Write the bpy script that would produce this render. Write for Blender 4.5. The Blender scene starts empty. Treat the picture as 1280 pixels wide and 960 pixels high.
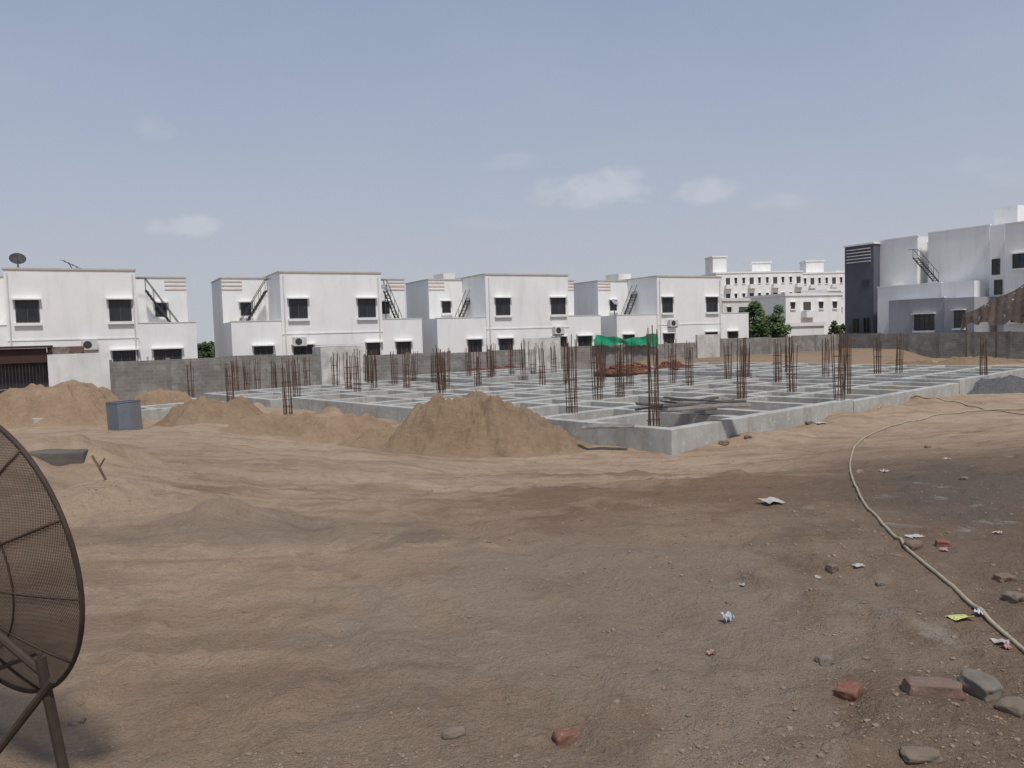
import bpy, math, random, bmesh
import numpy as np
from mathutils import Vector, Matrix
random.seed(11); rng=np.random.RandomState(5)
C=bpy.context.scene.collection
F=985.0; R_=math.radians
# ---------------------------------------------------------------- camera
roll=R_(1.61); pit=math.atan(63/985.0)
CAM=Vector((0,0,3.0))
fw=Vector((0,math.cos(pit),-math.sin(pit))); r0=Vector((1,0,0)); u0=Vector((0,math.sin(pit),math.cos(pit)))
RT=r0*math.cos(roll)-u0*math.sin(roll); UP=u0*math.cos(roll)+r0*math.sin(roll)
cd=bpy.data.cameras.new('camera'); cam=bpy.data.objects.new('camera',cd); C.objects.link(cam)
m=Matrix.Identity(4)
for i in range(3):
    m[i][0]=RT[i]; m[i][1]=UP[i]; m[i][2]=-fw[i]; m[i][3]=CAM[i]
cam.matrix_world=m
cd.sensor_width=36; cd.lens=36*F/1280; cd.clip_start=0.05; cd.clip_end=6000
bpy.context.scene.camera=cam
sc=bpy.context.scene
sc.view_settings.view_transform='Standard'; sc.view_settings.look='None'; sc.view_settings.exposure=0
def ray(px,py): return fw+RT*((px-640)/F)+UP*((480-py)/F)
def at_depth(px,py,D):
    d=ray(px,py); return CAM+d*(D/d.y)
def at_z(px,py,z):
    d=ray(px,py); return CAM+d*((z-CAM.z)/d.z)
# ---------------------------------------------------------------- noise / terrain
def hsh(ix,iy,s):
    n=(ix*374761393+iy*668265263+s*69069069)&0xffffffff
    n=((n^(n>>13))*1274126177)&0xffffffff
    return ((n^(n>>16))&0xffff)/65535.0
def vn(x,y,s=0):
    x=np.asarray(x,dtype=np.float64); y=np.asarray(y,dtype=np.float64)
    fx=np.floor(x); fy=np.floor(y); ix=fx.astype(np.int64); iy=fy.astype(np.int64)
    tx=x-fx; ty=y-fy; tx=tx*tx*(3-2*tx); ty=ty*ty*(3-2*ty)
    a=hsh(ix,iy,s); b=hsh(ix+1,iy,s); c=hsh(ix,iy+1,s); d=hsh(ix+1,iy+1,s)
    return (a*(1-tx)+b*tx)*(1-ty)+(c*(1-tx)+d*tx)*ty-0.5
def fbm(x,y,o=4,s=0,g=.5):
    t=0; a=1.; f=1.
    for i in range(o):
        t=t+a*vn(x*f+i*17.3,y*f-i*9.1,s+i); a*=g; f*=2.03
    return t
def sst(t):
    t=np.clip(t,0,1); return t*t*(3-2*t)
TH=R_(42); AX=Vector((math.cos(TH),math.sin(TH),0)); BX=Vector((-math.sin(TH),math.cos(TH),0)); O=Vector((3.85,19.2,0))
bumps=[]   # x,y,r,h
def H(x,y):
    x=np.asarray(x,dtype=np.float64); y=np.asarray(y,dtype=np.float64)
    end=19+np.minimum(1.6*np.maximum(0,-x-1),14)+np.minimum(.6*np.maximum(0,x-5),7)
    z=1.55*(1-sst((y-4)/(end-4)))
    w=y-.53*x
    z=z+.75*sst((w-46)/4)*sst((x-3)/8)*(1-sst((w-75)/15))
    near=sst((y-5)/9)
    z=z+fbm(x/3.1,y/3.1,3,3)*(.025+.105*near)*(1-sst((y-200)/100))
    z=z+fbm(x*.9,y*.9,4,9)*(.012+.053*near)*(1-sst((y-60)/60))
    z=z+fbm(x*6,y*6,4,15)*.014*(1-sst((y-25)/20))
    z=z+np.maximum(fbm(x*4.3,y*4.3,3,61)-.16,0)*.06*(1-sst((y-16)/10))
    z=z+np.maximum(fbm(x*2.0+3,y*1.6,3,31)-.2,0)*.10*(1-sst((y-30)/20))
    # tyre ruts leading out of the site
    for k,(ox,am) in enumerate(((-1.3,.020),(0.4,.022),(-3.2,.020),(-.2,.016),(2.3,.014))):
        q=x-(ox-(.30+.05*k)*(y-4)+.35*np.sin(y*.35+k))
        z=z-am*np.exp(-(q/.16)**2)*(1+.8*vn(x*9,y*9,50))*sst((y-2)/2)*(1-sst((y-15)/5))
        z=z+am*.6*np.exp(-((np.abs(q)-.3)/.1)**2)*sst((y-2)/2)*(1-sst((y-15)/5))
    # ruts crossing the site
    for k,(oy,am) in enumerate(((7.2,.022),(8.9,.024),(10.8,.03),(12.4,.03))):
        q=y-(oy+.22*x+.5*np.sin(x*.4+k*1.7))
        z=z-am*np.exp(-(q/.2)**2)*(1+.8*vn(x*7,y*7,52))*(1-sst((np.abs(x+1)-6)/4))
        z=z+am*.6*np.exp(-((np.abs(q)-.36)/.13)**2)*(1-sst((np.abs(x+1)-6)/4))
    for bx,by,br,bh in bumps:
        d2=((x-bx)**2+(y-by)**2)/br**2
        z=z+bh*np.exp(-d2)*(1+.9*fbm(x*1.3,y*1.3,3,77))
    return z
def Hs(x,y): return float(H(np.array([x]),np.array([y]))[0])
def at_ground(px,py):
    d=ray(px,py); D=np.geomspace(1.2,400,1600)/d.y
    X=d.x*D; Y=d.y*D; Z=3+d.z*D
    h=H(X,Y); i=int(np.argmax(Z<h))
    if Z[i]>=h[i]: i=len(D)-1
    return Vector((X[i],Y[i],h[i]))
for px,py,r,h in ((150,640,.9,.2),(60,600,1.5,.33),(110,575,1.2,.15),(260,560,1.6,.16),(430,575,1.8,.12),(330,530,2.5,.18),(250,650,.5,.09),(290,638,.3,.06),(720,600,1.3,.10),(900,600,1.1,.06),(1000,520,1.5,.18),(980,545,1.0,.10)):
    p=at_ground(px,py); bumps.append((p.x,p.y,r,h))
for b_,h_,o_ in ((9.5,.22,.9),(12,.16,1.0),(14.6,.30,.8),(17.2,.16,.9),(20,.28,1.5),(23,.25,9),(23,.25,2.0)):
    P=O+BX*b_-AX*o_; bumps.append((P.x,P.y,1.2,h_))
for a_,h_ in ((3.0,.14),(6.0,.2),(8.5,.26),(11.5,.22),(14.5,.3)):
    P=O+AX*a_-BX*.75; bumps.append((P.x,P.y,1.0,h_))
# ---------------------------------------------------------------- materials
def new_mat(n):
    mt=bpy.data.materials.new(n); mt.use_nodes=True; nt=mt.node_tree
    b=nt.nodes['Principled BSDF']; return mt,nt,b
def N(nt,t,**k):
    n=nt.nodes.new(t)
    for a,v in k.items():
        if a=='inp':
            for kk,vv in v.items(): n.inputs[kk].default_value=vv
        else: setattr(n,a,v)
    return n
def L(nt,a,b): nt.links.new(a,b)
def ramp(nt,src,p0,p1,c0=(0,0,0,1),c1=(1,1,1,1)):
    r=N(nt,'ShaderNodeValToRGB'); r.color_ramp.elements[0].position=p0; r.color_ramp.elements[1].position=p1
    r.color_ramp.elements[0].color=c0; r.color_ramp.elements[1].color=c1
    L(nt,src,r.inputs[0]); return r.outputs[0]
def mix(nt,f,a,b,mode='MIX'):
    x=N(nt,'ShaderNodeMix',data_type='RGBA',blend_type=mode)
    for s,v in ((0,f),(6,a),(7,b)):
        if hasattr(v,'node'): L(nt,v,x.inputs[s])
        elif s==0: x.inputs[0].default_value=v
        else: x.inputs[s].default_value=(*v,1) if len(v)==3 else v
    return x.outputs[2]
def mth(nt,op,a,b=0.0,c=None):
    x=N(nt,'ShaderNodeMath',operation=op)
    for i,v in enumerate((a,b,c)):
        if v is None: continue
        if hasattr(v,'node'): L(nt,v,x.inputs[i])
        else: x.inputs[i].default_value=v
    return x.outputs[0]
def nz(nt,vec,scale,det=5,rough=.6,dist=0):
    n=N(nt,'ShaderNodeTexNoise',inp={'Scale':scale,'Detail':det,'Roughness':rough,'Distortion':dist}); L(nt,vec,n.inputs['Vector']); return n.outputs['Fac']
def vary(n,c1,c2,scale=3,rough=.85,bump=.2,bscale=40,bdist=.01,streak=None,metal=0,spec=.3,c3=None,sa=.8,holes=None):
    mt,nt,b=new_mat(n); g=N(nt,'ShaderNodeNewGeometry').outputs['Position']
    f=ramp(nt,nz(nt,g,scale),.35,.68); col=mix(nt,f,c1,c2)
    if c3:
        f3=ramp(nt,nz(nt,g,scale*5.3,6),.52,.7); col=mix(nt,f3,col,c3)
    if streak:
        mp=N(nt,'ShaderNodeMapping'); mp.inputs['Scale'].default_value=(1.6,1.6,.3); L(nt,g,mp.inputs[0])
        f2=ramp(nt,nz(nt,mp.outputs[0],1.1,6,.65),.5,.8); col=mix(nt,mth(nt,'MULTIPLY',f2,sa),col,streak)
    L(nt,col,b.inputs['Base Color']); b.inputs['Roughness'].default_value=rough; b.inputs['Metallic'].default_value=metal
    b.inputs['Specular IOR Level'].default_value=spec
    if holes: L(nt,ramp(nt,nz(nt,g,holes,3,.7),.34,.40),b.inputs['Alpha'])
    if bump:
        bp=N(nt,'ShaderNodeBump',inp={'Strength':bump,'Distance':bdist}); L(nt,nz(nt,g,bscale,4),bp.inputs['Height']); L(nt,bp.outputs[0],b.inputs['Normal'])
    return mt
WHITE=vary('white_plaster',(.87,.865,.85),(.81,.805,.79),.5,.85,0,streak=(.65,.64,.61),sa=.6)
WHITE2=vary('white_plaster_dirty',(.77,.76,.73),(.61,.60,.57),.9,.9,0,streak=(.45,.43,.40),sa=.65)
OLDW=vary('patchy_whitewash',(.68,.67,.64),(.40,.38,.35),1.4,.9,0,streak=(.26,.245,.225))
COPING=vary('coping_tan',(.58,.52,.45),(.50,.44,.38),2,bump=0)
STRIPE=vary('stripe_paint',(.66,.52,.41),(.60,.47,.37),2,bump=0)
SLATE=vary('slate_paint',(.095,.10,.12),(.12,.125,.145),.6,bump=0)
GREYP=vary('grey_mauve_paint',(.36,.355,.385),(.40,.395,.42),.6,bump=0,streak=(.29,.285,.30))
DARK=vary('dark_steel',(.045,.045,.05),(.07,.065,.065),4,.6,bump=0)
GLASS=vary('dark_window_pane',(.018,.02,.024),(.04,.043,.05),1.5,.18,0,spec=.5)
FRAME=vary('window_frame',(.06,.055,.055),(.10,.09,.085),4,.6,bump=0)
CONC=vary('raw_concrete',(.46,.46,.44),(.34,.335,.31),1.1,.9,.35,25,.01,c3=(.53,.53,.51),streak=(.25,.235,.21))
CONC2=vary('old_concrete',(.25,.24,.22),(.17,.16,.145),1.5,.9,.4,20,.02)
CONC3=vary('dark_concrete',(.15,.135,.12),(.10,.09,.08),2.5,.9,.4,20,.02)
RUST=vary('rusty_steel',(.135,.075,.05),(.085,.05,.036),6,.85,0)
RUSTD=vary('dark_rust',(.075,.05,.038),(.045,.032,.026),9,.75,.3,80,.002)
BRICK=vary('red_brick',(.22,.095,.068),(.17,.085,.062),9,.92,.6,60,.006,c3=(.27,.18,.13))
BRICKD=vary('dusty_brick',(.19,.115,.088),(.18,.135,.105),12,.95,.6,60,.006,c3=(.24,.18,.14))
STONE=vary('grey_stone',(.16,.14,.12),(.21,.18,.15),12,.93,.6,50,.006)
STONEB=vary('brown_stone',(.17,.135,.105),(.21,.165,.13),12,.93,.6,50,.006)
PLANK=vary('weathered_plank',(.17,.155,.14),(.30,.27,.24),5,.85,.3,40,.004,c3=(.09,.08,.07))
PLANKD=vary('dark_plank',(.075,.065,.058),(.13,.115,.10),5,.85,.3,40,.004,c3=(.05,.045,.04))
MAROON=vary('maroon_paint',(.075,.038,.036),(.055,.034,.032),2)
HOSE=vary('hose_rubber',(.44,.385,.265),(.34,.295,.205),8,.55,0,c3=(.26,.21,.155))
PAPER=vary('paper_litter',(.48,.455,.43),(.35,.33,.305),20,.8,0)
PLAST=vary('plastic_litter',(.46,.48,.51),(.56,.58,.62),20,.35,0)
YEL=vary('yellow_wrapper',(.55,.53,.17),(.45,.44,.2),20,.5,0)
PINK=vary('pink_wrapper',(.42,.20,.18),(.35,.26,.23),20,.5,0)
GREEN=vary('green_net',(.012,.22,.12),(.02,.32,.18),3,.8,.3,15)
NETB=vary('brown_shade_net',(.12,.09,.075),(.17,.13,.105),1.2,.9,.6,9,.05,c3=(.08,.062,.052),holes=2.6)
BINB=vary('faded_blue_sheet',(.145,.17,.215),(.18,.20,.235),3,.6,.3,14,.02,c3=(.17,.155,.14),streak=(.14,.12,.105))
ACW=vary('ac_casing',(.66,.66,.64),(.54,.54,.52),5,.5,0)
BARK=vary('bark',(.10,.075,.05),(.15,.11,.08),6)
def leafm(n,a,b):
    mt=vary(n,a,b,1.3,.7,0); return mt
LEAF=leafm('leaf_green',(.05,.10,.035),(.10,.155,.055)); LEAF2=leafm('leaf_dark',(.03,.06,.025),(.06,.095,.04))
# soil
def soil(name,pile=False,dark=0):
    mt,nt,b=new_mat(name); g=N(nt,'ShaderNodeNewGeometry').outputs['Position']
    sx=N(nt,'ShaderNodeSeparateXYZ'); L(nt,g,sx.inputs[0]); X,Y=sx.outputs[0],sx.outputs[1]
    big=nz(nt,g,.22,4,.6,.4); mid=nz(nt,g,1.1,6,.65,.6); fine=nz(nt,g,9,6,.75); grit=nz(nt,g,60,3,.75)
    pale=(.49,.368,.262); tan=(.42,.308,.215); brn=(.295,.205,.14); damp=(.155,.106,.075); grey=(.265,.218,.176)  # damp holds wet soil plus painted foreground shade
    if dark: pale,tan,brn=[(c[0]*dark,c[1]*dark*.97,c[2]*dark*.92) for c in (pale,tan,brn)]
    col=mix(nt,ramp(nt,big,.42,.6),pale,tan)
    col=mix(nt,mth(nt,'MULTIPLY',ramp(nt,mid,.50,.66),.55 if not pile else .5),col,brn)
    col=mix(nt,mth(nt,'MULTIPLY',ramp(nt,fine,.45,.75),.4 if not pile else .5),col,brn)
    if not pile:
        midc=mth(nt,'SUBTRACT',mid,.5)
        def em(cx,cy,rx,ry,rot=0,wob=1.6):
            mp=N(nt,'ShaderNodeMapping',vector_type='TEXTURE'); mp.inputs['Location'].default_value=(cx,cy,0); mp.inputs['Rotation'].default_value=(0,0,rot); mp.inputs['Scale'].default_value=(rx,ry,1e4); L(nt,g,mp.inputs[0])
            ln=N(nt,'ShaderNodeVectorMath',operation='LENGTH'); L(nt,mp.outputs[0],ln.inputs[0])
            q=mth(nt,'MULTIPLY_ADD',midc,wob*2,ln.outputs['Value'])
            return ramp(nt,mth(nt,'MULTIPLY',q,.5),.28,.64,(1,1,1,1),(0,0,0,1))
        # rougher brown soil at the back of the site
        bk=mth(nt,'MULTIPLY_ADD',X,-.53,Y); bk=ramp(nt,mth(nt,'DIVIDE',bk,100.0),.43,.47)
        col=mix(nt,mth(nt,'MULTIPLY',bk,.7),col,(.24,.17,.12))
        mp=N(nt,'ShaderNodeMapping'); mp.inputs['Rotation'].default_value=(0,0,R_(-14)); mp.inputs['Scale'].default_value=(.35,2.4,1); L(nt,g,mp.inputs[0])
        sm=ramp(nt,nz(nt,mp.outputs[0],.9,7,.68,.5),.49,.62)
        col=mix(nt,mth(nt,'MULTIPLY',sm,.6),col,(.26,.178,.12))
        # compacted brown soil nearby, with the soft foreground shade painted into its colour
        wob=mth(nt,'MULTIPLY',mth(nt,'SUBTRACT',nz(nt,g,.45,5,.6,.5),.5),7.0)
        near_shade=mth(nt,'ADD',mth(nt,'MULTIPLY_ADD',X,-.55,Y),wob)
        near_shade=ramp(nt,mth(nt,'DIVIDE',near_shade,12.0),.14,.62,(1,1,1,1),(0,0,0,1))
        comp_shade=mix(nt,ramp(nt,mid,.35,.62),(.225,.162,.116),(.155,.11,.079))
        comp_shade=mix(nt,mth(nt,'MULTIPLY',ramp(nt,fine,.48,.64),.5),comp_shade,(.28,.21,.155))
        col=mix(nt,mth(nt,'MULTIPLY',near_shade,.93),col,comp_shade)
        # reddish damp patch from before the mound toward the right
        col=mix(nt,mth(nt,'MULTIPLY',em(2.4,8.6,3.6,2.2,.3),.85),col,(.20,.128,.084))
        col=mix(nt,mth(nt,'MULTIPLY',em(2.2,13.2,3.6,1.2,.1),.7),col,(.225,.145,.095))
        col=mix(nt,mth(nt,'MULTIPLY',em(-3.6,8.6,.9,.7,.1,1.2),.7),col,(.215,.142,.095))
        # damp trampled soil toward the right, with foreground shade painted in
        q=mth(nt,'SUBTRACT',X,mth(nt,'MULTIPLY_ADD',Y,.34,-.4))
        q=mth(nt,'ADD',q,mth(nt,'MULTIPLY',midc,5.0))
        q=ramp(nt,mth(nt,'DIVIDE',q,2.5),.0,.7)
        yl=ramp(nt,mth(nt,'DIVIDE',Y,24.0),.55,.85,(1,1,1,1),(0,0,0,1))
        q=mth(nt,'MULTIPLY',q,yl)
        damp_shade=mix(nt,ramp(nt,fine,.4,.62),damp,(.195,.138,.10))
        col=mix(nt,mth(nt,'MULTIPLY',q,.85),col,damp_shade)
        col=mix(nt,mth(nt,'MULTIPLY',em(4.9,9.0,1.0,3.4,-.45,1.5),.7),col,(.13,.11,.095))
        # paler dusty patches close by
        col=mix(nt,mth(nt,'MULTIPLY',em(.6,3.9,1.2,1.3,.2,2.2),.6),col,grey)
        col=mix(nt,mth(nt,'MULTIPLY',em(-1.9,6.2,1.3,.6,.2,2.0),.5),col,(.20,.16,.126))
        cs=mth(nt,'MULTIPLY',ramp(nt,nz(nt,g,1.7,6,.6,.8),.62,.68),q)
        col=mix(nt,mth(nt,'MULTIPLY',cs,.7),col,(.36,.33,.29))
        dk=ramp(nt,nz(nt,g,.6,8,.74,1.5),.56,.66)
        col=mix(nt,mth(nt,'MULTIPLY',dk,.5),col,(.17,.118,.082))
        nr_=ramp(nt,mth(nt,'DIVIDE',Y,12.0),.3,.8,(1,1,1,1),(0,0,0,1))
        fl=mth(nt,'MULTIPLY',ramp(nt,nz(nt,g,34,4,.8),.55,.67),nr_)
        col=mix(nt,mth(nt,'MULTIPLY',fl,.32),col,(.38,.30,.23))
        fd=ramp(nt,nz(nt,g,17,5,.8),.56,.67)
        col=mix(nt,mth(nt,'MULTIPLY',fd,.38),col,(.165,.115,.08))
        vo=N(nt,'ShaderNodeTexVoronoi',inp={'Scale':30.0}); L(nt,g,vo.inputs['Vector'])
        sp=mth(nt,'MULTIPLY',ramp(nt,vo.outputs['Distance'],.10,.22,(1,1,1,1),(0,0,0,1)),mth(nt,'MULTIPLY',ramp(nt,mid,.47,.6),nr_))
        col=mix(nt,mth(nt,'MULTIPLY',sp,.4),col,(.33,.27,.215))
    col=mix(nt,mth(nt,'MULTIPLY',ramp(nt,grit,.42,.75),.3),col,tuple(c*.5 for c in brn))
    L(nt,col,b.inputs['Base Color']); b.inputs['Roughness'].default_value=.97; b.inputs['Specular IOR Level'].default_value=.12
    h=mth(nt,'MULTIPLY_ADD',fine,.6,mth(nt,'MULTIPLY',grit,.15)); h=mth(nt,'MULTIPLY_ADD',nz(nt,g,28,4,.75),.4,h)
    bp=N(nt,'ShaderNodeBump',inp={'Strength':.95,'Distance':.072 if not pile else .13}); L(nt,h,bp.inputs['Height']); L(nt,bp.outputs[0],b.inputs['Normal'])
    return mt
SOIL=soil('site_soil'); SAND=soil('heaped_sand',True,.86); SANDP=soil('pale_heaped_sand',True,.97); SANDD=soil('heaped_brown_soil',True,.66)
GRAV=vary('dark_gravel',(.08,.08,.085),(.15,.15,.155),18,.9,.8,40,.03)
def blockmat(n,c1,c2,mo,sc_=1.0):
    mt,nt,b=new_mat(n); tc=N(nt,'ShaderNodeTexCoord').outputs['Object']; s=N(nt,'ShaderNodeSeparateXYZ'); L(nt,tc,s.inputs[0])
    cb=N(nt,'ShaderNodeCombineXYZ'); L(nt,s.outputs[0],cb.inputs[0]); L(nt,s.outputs[2],cb.inputs[1])
    br=N(nt,'ShaderNodeTexBrick',inp={'Scale':sc_,'Color1':(*c1,1),'Color2':(*c2,1),'Mortar':(*mo,1),'Mortar Size':.012,'Brick Width':.42,'Row Height':.2,'Bias':0.0})
    L(nt,cb.outputs[0],br.inputs['Vector'])
    f=ramp(nt,nz(nt,tc,.45,6,.65),.4,.65); col=mix(nt,mth(nt,'MULTIPLY',f,.6),br.outputs['Color'],tuple(c*.55 for c in c1))
    f=ramp(nt,nz(nt,tc,1.1,6,.65),.48,.64); col=mix(nt,mth(nt,'MULTIPLY',f,.6),col,(.38,.365,.345))
    L(nt,col,b.inputs['Base Color']); b.inputs['Roughness'].default_value=.95
    return mt
BLOCK=blockmat('block_wall',(.26,.245,.225),(.20,.185,.17),(.31,.295,.275))
BRWALL=blockmat('brown_brick_wall',(.17,.09,.065),(.13,.075,.055),(.2,.17,.15),2.0)
# ---------------------------------------------------------------- mesh helpers
class MB:
    def __init__(s): s.v=[]; s.f=[]
    def box(s,x0,x1,y0,y1,z0,z1,M=None):
        b=len(s.v)
        for z in (z0,z1):
            for x,y in ((x0,y0),(x1,y0),(x1,y1),(x0,y1)):
                p=Vector((x,y,z)); s.v.append(M@p if M else p)
        for f in ((3,2,1,0),(4,5,6,7),(0,1,5,4),(1,2,6,5),(2,3,7,6),(3,0,4,7)): s.f.append([b+i for i in f])
        return s
    def tube(s,pts,r,n=6,cap=True):
        pts=[Vector(p) for p in pts]; b=len(s.v); rr=r if isinstance(r,(list,tuple)) else [r]*len(pts)
        a=None
        for i,p in enumerate(pts):
            d=(pts[min(i+1,len(pts)-1)]-pts[max(i-1,0)]).normalized()
            if a is None:
                a=d.orthogonal().normalized()
            a=(a-d*a.dot(d)).normalized(); c=d.cross(a)
            for k in range(n):
                t=2*math.pi*k/n; s.v.append(p+(a*math.cos(t)+c*math.sin(t))*rr[i])
        for i in range(len(pts)-1):
            for k in range(n):
                s.f.append([b+i*n+k,b+i*n+(k+1)%n,b+(i+1)*n+(k+1)%n,b+(i+1)*n+k])
        if cap:
            s.f.append([b+k for k in range(n)][::-1]); e=b+(len(pts)-1)*n; s.f.append([e+k for k in range(n)])
        return s
    def build(s,name,mat,parent=None,smooth=False):
        me=bpy.data.meshes.new(name); me.from_pydata([tuple(v) for v in s.v],[],s.f); me.materials.append(mat)
        if smooth:
            me.polygons.foreach_set('use_smooth',[True]*len(me.polygons))
        o=bpy.data.objects.new(name,me); C.objects.link(o)
        if parent: o.parent=parent
        return o
def tag(o,label,cat,group=None,kind=None):
    if label: o['label']=label
    if cat: o['category']=cat
    if group: o['group']=group
    if kind: o['kind']=kind
    return o
def empty(name,loc,rz,label,cat,group=None):
    o=bpy.data.objects.new(name,None); C.objects.link(o); o.location=loc; o.rotation_euler=(0,0,rz); o.empty_display_size=.2
    return tag(o,label,cat,group)
def ORD(i):
    w=['leftmost','second','third','fourth','fifth','sixth','seventh','eighth','ninth','tenth','eleventh','twelfth','thirteenth','fourteenth','fifteenth','sixteenth','seventeenth','eighteenth','nineteenth','twentieth']
    if i<20: return w[i]
    t={2:'twenty',3:'thirty',4:'forty',5:'fifty',6:'sixty',7:'seventy'}[(i+1)//10]; u=(i+1)%10
    if u==0: return {30:'thirtieth',40:'fortieth',50:'fiftieth',60:'sixtieth',70:'seventieth'}[i+1]
    return t+'-'+['','first','second','third','fourth','fifth','sixth','seventh','eighth','ninth'][u]
# ---------------------------------------------------------------- ground
def polar_ground():
    ang=np.concatenate([np.arange(-180,-42,3.0),np.arange(-42,42,.1),np.arange(42,180,3.0)])
    D=np.concatenate([[.25],np.geomspace(.6,2.0,12)[:-1],np.geomspace(2.0,90,460),np.geomspace(95,4500,40)])
    A,DD=np.meshgrid(np.radians(ang),D); X=DD*np.sin(A); Y=DD*np.cos(A); Z=H(X,Y)
    nr,nc=X.shape
    co=np.stack([X,Y,Z],-1).reshape(-1,3); co=np.vstack([co,[[0,0,1.55]]])
    i=np.arange(nr-1)[:,None]*nc; j=np.arange(nc)[None,:]; j2=(j+1)%nc
    q=np.stack([i+j,i+j2,i+nc+j2,i+nc+j],-1).reshape(-1,4)[:,::-1]
    tri=np.stack([np.full(nc,nr*nc),(np.arange(nc)+1)%nc,np.arange(nc)],-1)[:,::-1]
    me=bpy.data.meshes.new('ground'); me.vertices.add(len(co)); me.vertices.foreach_set('co',co.ravel())
    nl=q.size+tri.size; me.loops.add(nl); me.loops.foreach_set('vertex_index',np.concatenate([q.ravel(),tri.ravel()]).astype(np.int32))
    me.polygons.add(len(q)+len(tri))
    ls=np.concatenate([np.arange(len(q))*4,q.size+np.arange(len(tri))*3]).astype(np.int32)
    me.polygons.foreach_set('loop_start',ls)
    me.update(calc_edges=True); me.validate()
    me.polygons.foreach_set('use_smooth',[True]*len(me.polygons))
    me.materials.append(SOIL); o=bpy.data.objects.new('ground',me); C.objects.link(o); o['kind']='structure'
    return o
gr=polar_ground()
# ---------------------------------------------------------------- frames
class Fr:
    def __init__(s,y0,k):
        s.y0=y0;s.k=k;s.n=math.hypot(1,k);s.e=Vector((1,k,0))/s.n;s.b=Vector((-k,1,0))/s.n;s.rz=math.atan(k)
    def w(s,a,t,z): return Vector((0,s.y0,0))+s.e*a+s.b*t+Vector((0,0,z))
    def hit(s,px,py,t=0):
        d=ray(px,py); q=Vector((0,s.y0,0))+s.b*t-CAM
        l=q.dot(s.b)/d.dot(s.b); P=CAM+d*l; r=P-Vector((0,s.y0,0))
        return r.dot(s.e),P.z
ROW=Fr(58.3,.53)
def window(parent,a0,a1,z0,z1,t,ledge=True,bars=1,lm=None):
    f=MB(); w=.06
    f.box(a0,a1,t-.05,t+.03,z1-w,z1).box(a0,a1,t-.05,t+.03,z0,z0+w).box(a0,a0+w,t-.05,t+.03,z0+w,z1-w).box(a1-w,a1,t-.05,t+.03,z0+w,z1-w)
    for i in range(bars):
        c=a0+(a1-a0)*(i+1)/(bars+1); f.box(c-.025,c+.025,t-.045,t+.03,z0+w,z1-w)
    o=f.build('window',FRAME,parent)
    MB().box(a0+w,a1-w,t-.02,t+.02,z0+w,z1-w).build('pane',GLASS,o)
    if ledge:
        MB().box(a0-.12,a1+.12,t-.3,t+.02,z1+.003,z1+.08).build('ledge',lm or WHITE,o)
        MB().box(a0-.1,a1+.1,t-.16,t+.02,z0-.16,z0-.003).build('sill',lm or WHITE,o)
    return o
def stair(parent,a0,z0,a1,z1,t,name='external_stair'):
    st=MB()
    for tt in (t,t-.7):
        st.tube([(a0,tt,z0),(a1,tt,z1)],.06,4)
    o=st.build(name,DARK,parent)
    n=12; sp=MB()
    for i in range(n):
        f=(i+.5)/n; a=a0+(a1-a0)*f; z=z0+(z1-z0)*f; sp.box(a-.1,a+.1,t-.7,t,z-.015,z+.015)
    sp.build('tread',DARK,o)
    for tt in (t,t-.7):
        h=MB(); h.tube([(a0,tt,z0+.75),(a1,tt,z1+.75),(a1+.5*(1 if a1>a0 else -1),tt,z1+.75)],.024,5)
        for i in range(5):
            f=i/4; a=a0+(a1-a0)*f; z=z0+(z1-z0)*f; h.tube([(a,tt,z),(a,tt,z+.75)],.018,4)
        h.build('handrail',DARK,o)
def wing(parent,a0,a1,zt,t0,t1):
    MB().box(a0,a1,t0,t1,-.5,zt-.95).build('wing_wall',WHITE,parent)
    p=MB(); p.box(a0,a1,t0,t0+.15,zt-.95,zt).box(a0,a0+.15,t0+.15,t1,zt-.95,zt).box(a1-.15,a1,t0+.15,t1,zt-.95,zt); p.build('terrace_parapet',WHITE,parent)
    MB().box(a0-.03,a1+.03,t0-.03,t0+.18,zt+.003,zt+.05).build('coping',WHITE2,parent)
houses=[]
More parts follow.
